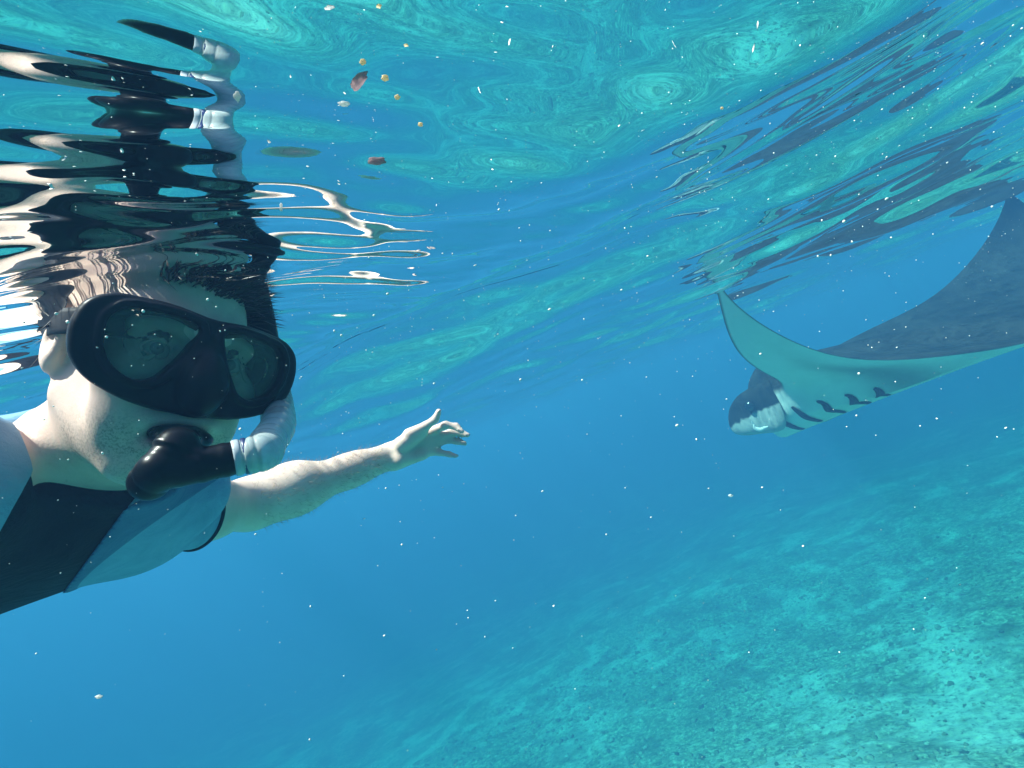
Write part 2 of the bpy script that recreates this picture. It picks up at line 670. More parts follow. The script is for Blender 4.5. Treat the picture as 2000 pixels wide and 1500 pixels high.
for side in (1, -1):
    for k in range(5):
        t = np.linspace(0, 1, 18)
        g0 = np.array(GILLS[k])
        u0 = np.linspace(0, 1, len(g0))
        s, c = np.polyval(np.polyfit(u0, g0[:, 0], 3), t), np.polyval(np.polyfit(u0, g0[:, 1], 3), t)
        p = belly_point(s, c, side)
        n = belly_normal(s, c, side)
        tg = np.gradient(p, axis=0)
        w_ = np.cross(n, tg)
        w_ /= np.linalg.norm(w_, axis=1)[:, None]
        w = (.0085 - .0005 * k) * np.sin(np.clip(t * .90 + .06, 0, 1) * np.pi) ** .5
        up, dn = n * .0016, -n * .006
        pa, pb = p - w_ * w[:, None] + up, p + w_ * w[:, None] + up
        qa, qb = pa - up + dn, pb - up + dn
        v, f = ribbon(pa, pb, qb, qa)
        mesh_obj('gill_slit', mworld(v), f, [M_SLIT], manta)


M_SLATE = plain('manta_slate', (.030, .036, .044), .55)
M_PALE = plain('manta_pale', (.70, .71, .66), .6)
for side in (1, -1):
    out = spline([(.160, .030), (.212, .024), (.262, .006), (.303, -.024), (.328, -.060), (.318, -.084),
                  (.285, -.092), (.232, -.092), (.160, -.086), (.148, -.03), (.160, .030)], 45)[:-1]
    out = np.array([.235, -.04]) + (out - [.235, -.04]) * [.90, .86]
    ctr = np.array([.24, -.036])
    vv, ff, n = [], [], len(out)
    rings = [1.0, .97, .86, .66, .4, .15]
    for sd in (1, -1):
        for q in rings:
            pt = ctr + (out - ctr) * q
            th_ = .013 * math.sqrt(1 - q ** 4) * sd
            curl = -.26 * np.clip(pt[:, 0] - .25, 0, 1) - 2.6 * np.clip(pt[:, 0] - .28, 0, 1) ** 2 - .20 * np.clip(-.02 - pt[:, 1], 0, 1)
            vv.append(np.stack([pt[:, 0], (.088 + curl + th_) * side, pt[:, 1]], -1))
    nr = len(rings)
    for h in (0, 1):
        for a in range(nr - 1):
            for q in range(n):
                ra, rb = h * nr + a, h * nr + a + 1
                quad = (ra * n + q, ra * n + (q + 1) % n, rb * n + (q + 1) % n, rb * n + q)
                ff.append(quad if (h == 0) == (side > 0) else quad[::-1])
        cap = tuple((h * nr + nr - 1) * n + q for q in range(n))
        ff.append(cap if (h == 0) == (side > 0) else cap[::-1])
    v = np.concatenate(vv)
    lb = np.clip(.5 - (v[:, 2] + .050 + .25 * (v[:, 0] - .25)) * 14, 0, 1)
    lb = np.maximum(lb, .8 * np.exp(-(((v[:, 0] - .318) / .014) ** 2 + ((v[:, 2] + .045) / .014) ** 2)))
    rim = np.clip((v[:, 0] - .326) * 120, 0, 1)
    mesh_obj('cephalic_fin', mworld(v), ff, [MANTA_MAT], manta, attrs={'belly': lb, 'grey_band': .52 + 0 * lb, 'edge': rim})
    # eye on the side of the head
    e = np.array([.215, .104 * side, -.022])
    pe, fe = sweep([e + np.array([0, side * q, 0]) for q in (-.012, -.004, .002, .006, .0075)],
                   [.012, .012, .0105, .007, .002], [.012, .012, .0105, .007, .002], (0, 0, 1), 14)
    mesh_obj('eye', mworld(pe), fe, [plain('manta_eye', (.01, .01, .012), .15, .6)], manta)
pth = spline([(-.20, 0, .004), (-.26, 0, .008), (-.36, .01, .012), (-.52, .015, .02), (-.70, .0, .03)], 24)
v, f = sweep(pth, np.linspace(.008, .0012, 24), np.linspace(.008, .0012, 24), (0, 0, 1), 8)
mesh_obj('tail', mworld(v), f, [M_SLATE], manta)

# ------------------------------------------------------------------ implicit modelling: smooth unions meshed with surface nets
def nrm(v):
    v = np.asarray(v, float)
    return v / np.linalg.norm(v)


def cone(a, b, ra, rb):
    a, b = np.asarray(a, float), np.asarray(b, float)

    def f(p):
        ab = b - a
        t = np.clip(((p - a) @ ab) / (ab @ ab), 0, 1)
        return np.linalg.norm(p - a - t[:, None] * ab, axis=1) - (ra + (rb - ra) * t)
    return f


def ell(c, rad, M=None):
    """ellipsoid; M rows = local axes in world"""
    c, rad = np.asarray(c, float), np.asarray(rad, float)
    M = np.eye(3) if M is None else np.asarray(M, float)

    def f(p):
        q = (p - c) @ M.T
        k0 = np.linalg.norm(q / rad, axis=1)
        k1 = np.linalg.norm(q / rad ** 2, axis=1) + 1e-9
        return k0 * (k0 - 1) / k1
    return f


def flatcone(a, b, ra, rb, nrmdir, flat):
    """tapered capsule flattened along nrmdir"""
    a, b = np.asarray(a, float), np.asarray(b, float)
    ax = nrm(b - a)
    n = nrm(np.asarray(nrmdir, float) - (np.asarray(nrmdir, float) @ ax) * ax)

    def f(p):
        q = p - a
        d = q @ n
        q2 = q + (d * (1 / flat - 1))[:, None] * n
        ab = b - a
        t = np.clip((q2 @ ab) / (ab @ ab), 0, 1)
        r = ra + (rb - ra) * t
        return (np.linalg.norm(q2 - t[:, None] * ab, axis=1) - r) * (flat + (1 - flat) * .35)
    return f


def smin(a, b, k):
    h = np.clip(.5 + .5 * (b - a) / k, 0, 1)
    return b * (1 - h) + a * h - k * h * (1 - h)


def smax(a, b, k):
    return -smin(-a, -b, k)


def union(parts, k=.02):
    """parts: list of f or (f, k)"""
    def f(p):
        d = None
        for q in parts:
            g, kk = q if isinstance(q, tuple) else (q, k)
            v = g(p)
            d = v if d is None else smin(d, v, kk)
        return d
    return f


def nets(f, lo, hi, h, band=None):
    """surface nets on a block-sparse grid"""
    lo, hi = np.asarray(lo, float), np.asarray(hi, float)
    B = 6
    nb = np.maximum(1, np.ceil((hi - lo) / (h * B)).astype(int))
    n = nb * B + 1
    cg = np.stack(np.meshgrid(*[np.arange(k) for k in nb], indexing='ij'), -1).reshape(-1, 3)
    cc = lo + (cg + .5) * B * h
    fc = f(cc)
    act = cg[np.abs(fc) < B * h * (band or 1.6)]
    V = np.full(tuple(n), 1.0, np.float32)
    # far field sign from the block centres
    sgn = np.where(fc > 0, 1.0, -1.0).reshape(tuple(nb))
    V[:-1, :-1, :-1] = np.repeat(np.repeat(np.repeat(sgn, B, 0), B, 1), B, 2)
    loc = np.stack(np.meshgrid(*[np.arange(B + 1)] * 3, indexing='ij'), -1).reshape(-1, 3)
    for s in range(0, len(act), 600):
        idx = (act[s:s + 600, None] * B + loc[None]).reshape(-1, 3)
        V[idx[:, 0], idx[:, 1], idx[:, 2]] = f(lo + idx * h)
    ins = V < 0
    c = np.zeros(tuple(n - 1), np.int8)
    for dx in (0, 1):
        for dy in (0, 1):
            for dz in (0, 1):
                c += ins[dx:n[0] - 1 + dx, dy:n[1] - 1 + dy, dz:n[2] - 1 + dz]
    cells = np.argwhere((c > 0) & (c < 8))
    num = -np.ones(tuple(n - 1), np.int64)
    num[cells[:, 0], cells[:, 1], cells[:, 2]] = np.arange(len(cells))
    acc = np.zeros((len(cells), 3))
    cnt = np.zeros(len(cells))
    cor = [(dx, dy, dz) for dx in (0, 1) for dy in (0, 1) for dz in (0, 1)]
    for a in cor:
        for ax in range(3):
            if a[ax]:
                continue
            b = list(a)
            b[ax] = 1
            va = V[cells[:, 0] + a[0], cells[:, 1] + a[1], cells[:, 2] + a[2]]
            vb = V[cells[:, 0] + b[0], cells[:, 1] + b[1], cells[:, 2] + b[2]]
            x = (va < 0) != (vb < 0)
            t = np.where(x, va / np.where(x, va - vb, 1), 0)
            pt = np.tile(np.array(a, float), (len(cells), 1))
            pt[:, ax] += t
            acc[x] += pt[x]
            cnt[x] += 1
    verts = lo + (cells + acc / cnt[:, None]) * h
    faces = []
    for ax in range(3):
        o1, o2 = [(1, 2), (2, 0), (0, 1)][ax]
        sl_a = [slice(0, n[k] - 1) for k in range(3)]
        sl_b = list(sl_a)
        sl_b[ax] = slice(1, n[ax])
        A, Bv = ins[tuple(sl_a)], ins[tuple(sl_b)]
        e = np.argwhere(A != Bv)
        e = e[(e[:, o1] > 0) & (e[:, o2] > 0)]
        q = []
        for d1, d2 in ((1, 1), (0, 1), (0, 0), (1, 0)):
            w = e.copy()
            w[:, o1] -= d1
            w[:, o2] -= d2
            q.append(num[w[:, 0], w[:, 1], w[:, 2]])
        q = np.stack(q, -1)
        flip = A[e[:, 0], e[:, 1], e[:, 2]]
        q[~flip] = q[~flip][:, ::-1]
        faces.append(q[(q >= 0).all(1)])
    faces = np.concatenate(faces)
    # relax a little
    return verts, faces


def relax(v, f, it=2, lam=.5):
    e = np.concatenate([f[:, [0, 1]], f[:, [1, 2]], f[:, [2, 3]], f[:, [3, 0]]])
    for _ in range(it):
        s = np.zeros_like(v)
        c = np.zeros(len(v))
        np.add.at(s, e[:, 0], v[e[:, 1]])
        np.add.at(s, e[:, 1], v[e[:, 0]])
        np.add.at(c, e[:, 0], 1)
        np.add.at(c, e[:, 1], 1)
        v = v + lam * (s / np.maximum(c, 1)[:, None] - v)
    return v


def sdf_obj(name, f, lo, hi, h, mats, parent, it=2, attrs=None):
    v, fa = nets(f, lo, hi, h)
    v = relax(v, fa, it)
    at = {k: g(v) for k, g in (attrs or {}).items()}
    return mesh_obj(name, v, fa, mats, parent, attrs=at)

# ------------------------------------------------------------------ swimmer
def CP(x, y, d):
    """camera-side metres (right, up, ahead) -> world"""
    return x * XC + y * YC + d * F


def CD(x, y, d):
    return nrm(x * XC + y * YC + d * F)


HF = CD(.80, -.06, -.60)                    # where the face points
HU = nrm(CD(.18, .97, .12) - (CD(.18, .97, .12) @ HF) * HF)
HS = np.cross(HU, HF)                       # the swimmer's left
HM = np.stack([HS, HU, HF])
MASK_O = P(404, 699, .475)
HC = MASK_O - .108 * HF - .004 * HU


def H(s, u, f):
    return HC + s * HS + u * HU + f * HF


SL, SR = CP(-.535, -.185, .72), CP(-.505, -.085, .425)
NB_ = CP(-.470, -.095, .575)
C0, C1 = CP(-.51, -.125, .585), CP(-1.02, -.35, .74)
TT = nrm(C1 - C0)
TW = nrm((SL - SR) - ((SL - SR) @ TT) * TT)
TN = np.cross(TW, TT)
TM = np.stack([TW, TN, TT])


def T(w, n, t):
    return C0 + w * TW + n * TN + t * TT


EL, WL = P(492, 986, .98), P(768, 889, 1.13)
ER, WR = CP(-.56, -.20, .24), CP(-.33, -.25, .05)

torso = [(ell(T(0, -.005, .10), (.146, .088, .20), TM), .05),
         (ell(T(.080, .036, .10), (.080, .05, .10), TM), .05), (ell(T(-.080, .036, .10), (.080, .05, .10), TM), .05),
         (ell(T(0, 0, .33), (.128, .086, .19), TM), .06),
         (ell(T(0, -.005, .52), (.155, .11, .15), TM), .06),
         (cone(T(-.14, 0, .0), T(.14, 0, .0), .055, .055), .06)]
arms_top = [(ell(SL, (.066, .062, .066)), .05), (cone(SL, SL + (EL - SL) * .55, .058, .0475), .04),
            (ell(SR, (.066, .062, .066)), .05), (cone(SR, SR + (ER - SR) * .6, .058, .047), .04)]
arm_ax = nrm(WL - EL)
arms_low = [(cone(SL + (EL - SL) * .45, EL, .0475, .0415), .03),
            (cone(EL, EL + (WL - EL) * .30, .042, .0455), .03), (cone(EL + (WL - EL) * .25, EL + (WL - EL) * .72, .0455, .031), .03),
            (flatcone(EL + (WL - EL) * .66, WL, .0335, .0285, F, .72), .02),
            (cone(EL + .012 * YC - .03 * arm_ax, EL + .075 * arm_ax + .010 * YC, .034, .038), .03),
            (cone(SR + (ER - SR) * .5, ER, .047, .041), .03), (cone(ER, WR, .043, .028), .03),
            (flatcone(WR, WR + CD(.5, .1, -.8) * .09, .036, .038, YC, .5), .02)]
legs = []
for sgn in (1, -1):
    hip, knee, foot = T(.085 * sgn, -.01, .56), T(.11 * sgn, -.02, .98), T(.12 * sgn, .03, 1.36)
    legs += [(cone(hip, knee, .085, .055), .05), (cone(knee, foot, .052, .036), .03),
             (flatcone(foot, foot + TT * .17 + TN * .02, .038, .045, TN, .45), .03)]
core = union(torso + arms_top, .05)

# hand: palm rays, thumb and four bent fingers
palm = [(flatcone(P(766, 888, 1.13), P(846, 846, 1.165), .023, .0125, F, .62), .012),
        (flatcone(P(768, 890, 1.13), P(852, 856, 1.170), .022, .0125, F, .62), .012),
        (flatcone(P(770, 893, 1.13), P(850, 868, 1.170), .022, .0120, F, .62), .012),
        (flatcone(P(772, 896, 1.13), P(838, 880, 1.162), .021, .0120, F, .70), .012),
        (cone(P(785, 868, 1.118), P(826, 843, 1.135), .019, .013), .012),
        (cone(P(782, 897, 1.118), P(826, 888, 1.145), .017, .011), .012)]
digits = [
    [(800, 850, 1.122, .0160), (833, 831, 1.130, .0098), (850, 819, 1.133, .0086), (857, 803, 1.128, .0068)],
    [(843, 843, 1.160, .0115), (870, 830, 1.150, .0090), (891, 833, 1.150, .0080), (902, 843, 1.142, .0066)],
    [(850, 856, 1.170, .0115), (880, 845, 1.172, .0088), (902, 846, 1.172, .0078), (914, 850, 1.164, .0064)],
    [(847, 868, 1.170, .0110), (873, 859, 1.176, .0086), (893, 862, 1.176, .0076), (908, 866, 1.168, .0062)],
    [(836, 881, 1.160, .0105), (859, 884, 1.166, .0076), (877, 887, 1.166, .0068), (892, 891, 1.160, .0056)]]
fingers = []
for dg in digits:
    seg = [(cone(P(*a[:3]), P(*b_[:3]), a[3], b_[3]), .004) for a, b_ in zip(dg[:-1], dg[1:])]
    seg += [(ell(P(*q[:3]), (q[3] * 1.07,) * 3), .003) for q in dg[1:3]]
    fingers.append((union(seg), .0045))


def eye_c(s):
    return H(.0325 * s, .004, .078)


def head_f():
    pr = [(ell(H(0, .038, -.020), (.076, .090, .098), HM), .03),
          (ell(H(0, -.020, .026), (.064, .085, .066), HM), .03),
          (ell(H(0, -.074, .036), (.050, .040, .050), HM), .03),
          (ell(H(0, -.106, .066), (.023, .017, .018), HM), .025)]
    for s in (1, -1):
        pr += [(cone(H(.056 * s, -.050, -.010), H(.026 * s, -.101, .056), .020, .016), .025),
               (ell(H(.045 * s, -.022, .066), (.026, .020, .024), HM), .02),
               (cone(H(.012 * s, .026, .094), H(.048 * s, .022, .074), .011, .010), .015),
               (ell(H(.040 * s, -.060, .062), (.020, .024, .022), HM), .02)]
    pr += [(cone(H(0, .012, .096), H(0, -.030, .116), .009, .012), .010),
           (ell(H(.010, -.034, .108), (.009, .008, .010), HM), .008),
           (ell(H(-.010, -.034, .108), (.009, .008, .010), HM), .008),
           (ell(H(0, -.058, .088), (.032, .011, .016), HM), .010),
           (ell(H(0, -.083, .086), (.028, .010, .014), HM), .008),
           (cone(H(0, -.045, -.030), NB_ + .03 * TT, .060, .066), .035),
           (cone(H(.018, -.075, .01), NB_ + .02 * TW + .02 * TN, .030, .045), .03),
           (cone(H(-.018, -.075, .01), NB_ - .02 * TW + .02 * TN, .030, .045), .03)]
    base = union(pr)
    ears = union([(ell(H(.082 * s, -.004, -.016), (.010, .032, .019), HM), .008) for s in (1, -1)])
    ear_dip = union([(ell(H(.091 * s, .000, -.012), (.008, .018, .010), HM), .004) for s in (1, -1)])

    def f(p):
        d = base(p)
        for s in (1, -1):
            c = eye_c(s)
            d = smax(d, .0165 - np.linalg.norm(p - c - .006 * HF, axis=1), .008)
            q = (p - c) @ HM.T
            lid = np.abs(np.linalg.norm(q, axis=1) - .0138) - .0013
            slit = .95 - np.sqrt((q[:, 0] / .0125) ** 2 + ((q[:, 1] + .0005) / .0042) ** 2)
            lid = smax(np.maximum(lid, -q[:, 2] - .004), slit * .005, .0015)
            d = smin(d, lid, .003)
        d = smin(d, smax(ears(p), -ear_dip(p), .004), .008)
        # parted mouth round the mouthpiece
        q = (p - H(0, -.071, .092)) @ HM.T
        hole = np.sqrt((q[:, 0] / .021) ** 2 + (q[:, 1] / .008) ** 2 + (q[:, 2] / .030) ** 2) - 1
        return smax(d, -hole * .008, .006)
    return f


body_f = union([(core, .05)] + arms_low + legs + palm + fingers + [(head_f(), .03)])


def m_skin():
    b = NB('wet_skin')
    co = b.coord('Object')
    n = b.noise(co, 18.0, 5, .6)
    n2 = b.noise(co, 160.0, 3, .7)
    c = b.ramp(n, [(.3, (.68, .46, .38)), (.7, (.80, .59, .50))])
    fr = b.ramp(n2, [(.62, 0.0), (.75, 1.0)])
    c = b.mix(b.math('MULTIPLY', fr, .25), c, (.38, .20, .13))
    st = b.attr('stubble')
    n3 = b.noise(co, 420.0, 2, .8)
    dots = b.ramp(n3, [(.46, 0.0), (.60, 1.0)])
    c = b.mix(b.math('MULTIPLY', st, b.math('ADD', .25, b.math('MULTIPLY', dots, .45))), c, (.12, .10, .085))
    lp = b.attr('lip')
    c = b.mix(lp, c, (.48, .22, .19))
    h = b.math('ADD', b.math('MULTIPLY', n2, .5), n3)
    return b.done(b.principled(color=c, rough=.42, spec=.14, sss=.12, sssr=(1, .35, .2), ssss=.012, normal=b.bump(h, .12, .003)))


def at_stubble(v):
    q = (v - HC) @ HM.T
    k = np.clip((-.048 - q[:, 1]) / .03, 0, 1) * np.clip((q[:, 2] + .015) / .03, 0, 1) * (np.abs(q[:, 0]) < .09)
    k *= np.clip((q[:, 1] + .15) / .03, 0, 1)
    k = k * np.clip(.65 + 1.1 * fbm(q[:, 0] * 55 + 3, q[:, 1] * 55 + q[:, 2] * 30, 3, 4), .15, 1)
    return k * (np.linalg.norm(q, axis=1) < .2)


def at_lip(v):
    q = (v - H(0, -.071, .094)) @ HM.T
    r = np.sqrt((q[:, 0] / .029) ** 2 + (q[:, 1] / .016) ** 2 + (q[:, 2] / .02) ** 2)
    return np.clip((1.1 - r) / .25, 0, 1) * .6


person = empty('person', C0, 'snorkeller in a dark and blue wetsuit stretching one bare arm out towards the manta ray', 'person')
pts = np.array([H(0, .16, 0), H(0, 0, .16), H(0, 0, -.16), H(.12, 0, 0), SL, SR, EL, WL, ER, WR + CD(.5, .1, -.8) * .12, P(925, 800, 1.2),
                P(860, 780, 1.1), P(860, 910, 1.1), P(880, 850, 1.24), T(.2, 0, .5), T(-.2, 0, .5), T(.25, .1, 1.6), T(-.25, -.1, 1.6), T(0, .16, .3), T(0, -.16, .3)])
lo, hi = pts.min(0) - .06, pts.max(0) + .06
sdf_obj('body', body_f, lo, hi, .0042, [m_skin()], person, 2, {'stubble': at_stubble, 'lip': at_lip})

# eyes
def uv_ball(c, r, M, n=16):
    th = np.linspace(0, np.pi, n)
    prof = np.stack([np.sin(th) * r, np.cos(th) * r], -1)
    prof[0, 0] = prof[-1, 0] = 1e-5
    a = np.linspace(0, 2 * np.pi, 2 * n, endpoint=False)
    v = np.concatenate([np.stack([p[0] * np.cos(a), p[0] * np.sin(a), np.full_like(a, p[1])], -1) for p in prof])
    k = 2 * n
    f = [(i * k + j, (i + 1) * k + j, (i + 1) * k + (j + 1) % k, i * k + (j + 1) % k) for i in range(n - 1) for j in range(k)]
    return c + v @ M, f


def m_eye():
    b = NB('eye')
    g = b.attr('iris')
    c = b.ramp(g, [(.0, (.01, .01, .012)), (.30, (.01, .01, .012)), (.36, (.10, .14, .15)), (.68, (.06, .09, .10)), (.76, (.46, .43, .41))])
    return b.done(b.principled(color=c, rough=.1, spec=.5))


EYE_M = m_eye()
LOOK = nrm(-(HC) + .02 * HF)
for s in (1, -1):
    c = eye_c(s)
    g = nrm(.55 * nrm(-c) + .45 * HF)
    a = nrm(np.cross(HU, g))
    v, f = uv_ball(c, .0119, np.stack([a, np.cross(g, a), g]))
    ang = np.arccos(np.clip((v - c) @ g / .0122, -1, 1))
    mesh_obj('eye', v, f, [EYE_M], person, attrs={'iris': ang / .75})
    # brow hair ridge
    t = np.linspace(0, 1, 10)
    path = np.array([H(s * (.012 + .038 * q), .0285 + .006 * math.sin(q * 2.6), .1025 - .022 * q * q) for q in t])
    v, f = sweep(path, .0030 + .0014 * np.sin(t * np.pi), .0034 * (1 - .5 * t), HU, 8)
    mesh_obj('eyebrow', v, f, [plain('brow_hair', (.07, .045, .03), .8)], person)

# wetsuit: dark torso, blue raglan sleeves with black bound cuffs
def m_neoprene(name, base, hi_, scale=1.0):
    b = NB(name)
    co = b.coord('Object')
    n = b.noise(co, 11.0, 4, .6, 1.6)
    w = b.noise(co, 420.0, 2, .6)
    c = b.ramp(n, [(.3, base), (.75, hi_)])
    h = b.math('ADD', b.math('MULTIPLY', n, 1.0), b.math('MULTIPLY', w, .12))
    return b.done(b.principled(color=c, rough=.6, spec=.05, normal=b.bump(h, .55, .010)))


M_DARK = m_neoprene('black_neoprene', (.006, .0065, .010), (.014, .0145, .020))
M_BLUE = m_neoprene('blue_neoprene', (.15, .28, .43), (.22, .37, .53))
M_BLUE2 = m_neoprene('slate_blue_neoprene', (.06, .13, .24), (.10, .18, .30))
M_BIND = m_neoprene('black_binding', (.010, .010, .014), (.02, .02, .026))

suit_f0 = union([(core, .05)] + [(legs[0][0], .05), (legs[3][0], .05), (arms_low[0][0], .03), (arms_low[5][0], .03)])
neck_dir = nrm(H(0, -.06, -.01) - (NB_ + .05 * TT))
NECK_C = NB_ + .038 * neck_dir
AL = nrm(EL - SL)
AR = nrm(ER - SR)
CUFF_L = SL + (EL - SL) * .43
CUFF_R = SR + (ER - SR) * .80
CUFF_N = nrm(AL + .12 * XC)


collar = cone(NB_ - .03 * neck_dir, NB_ + .09 * neck_dir, .078, .0655)
suit_f0b = union([(suit_f0, .03), (collar, .03)])


def suit_f(p):
    d = suit_f0b(p) - .0055
    q = p - NECK_C
    h = q @ neck_dir
    cut = np.maximum(-(h + .30 * (q @ TN)), np.linalg.norm(q - h[:, None] * neck_dir, axis=1) - .088)
    d = smax(d, -cut, .004)
    d = smax(d, (p - CUFF_L) @ CUFF_N, .003)
    d = smax(d, np.where(np.linalg.norm(p - ER, axis=1) < .2, (p - CUFF_R) @ AR, -1.0), .003)
    d = smax(d, (p - T(0, 0, .86)) @ TT, .003)
    return d


SEAM_L, SEAM_LN = P(232, 1008, .66), CD(.73, -.53, .43)
SEAM_R, SEAM_RN = P(38, 975, .45), CD(-.705, .39, -.59)


def reg_l(p):
    return (p - SEAM_L) @ SEAM_LN


def reg_r(p):
    return np.maximum((p - SEAM_R) @ SEAM_RN, np.linalg.norm(p - SR, axis=1) * 0 - 1)


PIPE_L, PIPE_LN = P(285, 1015, .68), CD(.62, -.78, .15)


def clampdist(g):
    return g


lo2, hi2 = lo, hi
wetsuit = sdf_obj('wetsuit', lambda p: smax(smax(suit_f(p) + .0016, reg_l(p) - .014, .001), np.where((p - C0) @ TT < .12, reg_r(p) - .012, -1), .001),
                  lo, hi, .0046, [M_DARK], person, 2)
slo = np.minimum.reduce([SL - .15, EL - .1, SEAM_L - .15])
shi = np.maximum.reduce([SL + .15, EL + .1, SEAM_L + .15])


def band(p):
    return (p - PIPE_L) @ PIPE_LN


sl_f = lambda p: np.maximum(suit_f(p), -reg_l(p) + .0008)
sdf_obj('sleeve', lambda p: sl_f(p), slo, shi, .0028, [M_BLUE], person, 2)
sdf_obj('sleeve_stripe', lambda p: np.maximum(sl_f(p) - .0014, np.abs(band(p) - .004) - .0125), slo, shi, .0026, [M_BLUE2], person, 2)
rlo = np.minimum.reduce([SR - .16, ER - .1])
rhi = np.maximum.reduce([SR + .16, ER + .1])
sdf_obj('sleeve', lambda p: np.maximum(suit_f(p), np.maximum(-reg_r(p) + .0008, (p - C0) @ TT - .12)), rlo, rhi, .0042, [M_BLUE], person, 2)


def ring_on(f, c, n, guess, k=48, tube=.0022, jit=0):
    """tube round the zero set of f in the plane through c with normal n"""
    n = nrm(n)
    a = nrm(np.cross(n, [.3, .2, .9]))
    b_ = np.cross(n, a)
    th = np.linspace(0, 2 * np.pi, k, endpoint=False)
    dirs = np.cos(th)[:, None] * a + np.sin(th)[:, None] * b_
    r = np.full(k, 0.004)
    for _ in range(60):
        r = r + np.clip(-f(c + dirs * r[:, None]), -.01, .01) * .8
    r = np.clip(r, .01, guess)
    path = c + dirs * (r + jit * np.sin(th * 23))[:, None]
    m_ = 8
    tan = np.roll(path, -1, 0) - np.roll(path, 1, 0)
    tan /= np.linalg.norm(tan, axis=1)[:, None]
    sd = np.cross(tan, n)
    ph = np.linspace(0, 2 * np.pi, m_, endpoint=False)
    v = path[:, None] + tube * (np.cos(ph)[None, :, None] * sd[:, None] + np.sin(ph)[None, :, None] * n)
    fa = [(i * m_ + j, ((i + 1) % k) * m_ + j, ((i + 1) % k) * m_ + (j + 1) % m_, i * m_ + (j + 1) % m_) for i in range(k) for j in range(m_)]
    return v.reshape(-1, 3), fa


suit_open = lambda p: np.minimum(body_f(p), suit_f0(p)) - .0058
for c, n in ((CUFF_L - .002 * CUFF_N, CUFF_N), (CUFF_R - .002 * AR, AR)):
    v, fa = ring_on(suit_open, c, n, .075, 72, .0032)
    mesh_obj('cuff_binding', v, fa, [M_BIND], person)


# fine pale hair on the bare arm
hr2 = np.random.default_rng(11)
NH = 1500
tt_ = hr2.uniform(.02, .93, NH)
cc_ = EL + (WL - EL) * tt_[:, None]
e1 = nrm(YC - (YC @ arm_ax) * arm_ax)
e2 = np.cross(arm_ax, e1)
aa = hr2.uniform(0, 2 * np.pi, NH)
dd = np.cos(aa)[:, None] * e1 + np.sin(aa)[:, None] * e2
rr = np.full(NH, .02)
arm_only = union(arms_low[:5])
for _ in range(30):
    rr = rr - arm_only(cc_ + dd * rr[:, None]) * .8
root = cc_ + dd * (rr - .001)[:, None]
lean = .75 * dd + arm_ax * hr2.uniform(.2, .9, NH)[:, None] + hr2.normal(size=(NH, 3)) * .35
lean /= np.linalg.norm(lean, axis=1)[:, None]
ln = hr2.uniform(.008, .018, NH)[:, None]
sdv = np.cross(lean, dd)
sdv /= np.linalg.norm(sdv, axis=1)[:, None]
w = .00026
quad = np.stack([root - sdv * w, root + sdv * w, root - dd * w * 1.5, root + lean * ln], 1).reshape(-1, 3)
base = np.arange(NH)[:, None] * 4
tri = np.concatenate([base + [0, 1, 3], base + [1, 2, 3], base + [2, 0, 3]])
ah = mesh_obj('arm_hair', quad, tri, [plain('pale_hair', (.34, .22, .12), .6, .05)], person, smooth=False)
ah['kind'] = 'stuff'

# ------------------------------------------------------------------ diving mask
MX = HM                                            # mask axes: s, u, f


def MKW(p):
    return MASK_O + np.asarray(p, float) @ MX


def poly_sdf(poly):
    a = np.asarray(poly, float)
    b_ = np.roll(a, -1, 0)

    def f(x, y):
        d = np.full(x.shape, 1e9)
        s = np.ones(x.shape)
        for (ax, ay), (bx, by) in zip(a, b_):
            ex, ey = bx - ax, by - ay
            wx, wy = x - ax, y - ay
            t = np.clip((wx * ex + wy * ey) / (ex * ex + ey * ey), 0, 1)
            d = np.minimum(d, (wx - ex * t) ** 2 + (wy - ey * t) ** 2)
            c1, c2, c3 = y >= ay, y < by, ex * wy > ey * wx
            flip = (c1 & c2 & c3) | (~c1 & ~c2 & ~c3)
            s = np.where(flip, -s, s)
        return s * np.sqrt(d)
    return f


def rounded(poly, r, n=5):
    """polygon with its corners rounded"""
    p = np.asarray(poly, float)
    out_ = []
    for a, b_, c in zip(np.roll(p, 1, 0), p, np.roll(p, -1, 0)):
        u, v_ = nrm(a - b_), nrm(c - b_)
        q = min(r, .45 * np.linalg.norm(a - b_), .45 * np.linalg.norm(c - b_))
        for t in np.linspace(0, 1, n):
            out_.append((1 - t) ** 2 * (b_ + u * q) + 2 * t * (1 - t) * b_ + t * t * (b_ + v_ * q))
    return np.array(out_)


lens_half = rounded([(.0085, .0300), (.034, .0335), (.0680, .0295), (.0775, .0160), (.0765, -.0100), (.0650, -.0280),
                     (.0490, -.0355), (.0350, -.0300), (.0190, -.0020)], .010)
out_half = [(.0, .0400), (.034, .0450), (.076, .0415), (.0930, .0290), (.0985, .0040), (.0945, -.0230),
            (.0800, -.0420), (.0560, -.0540), (.0330, -.0600), (.0, -.0610)]
out_half = [(a, b_ * .90) for a, b_ in out_half]
lens_half = lens_half * [1, .92]
outline = rounded(out_half + [(-a, b_) for a, b_ in out_half[-2:0:-1]], .012, 4)
f_out = poly_sdf(outline)
f_lens_r = poly_sdf(lens_half)
f_lens_l = poly_sdf(lens_half * [-1, 1])


def bend(x):
    return 1.2 * x ** 2


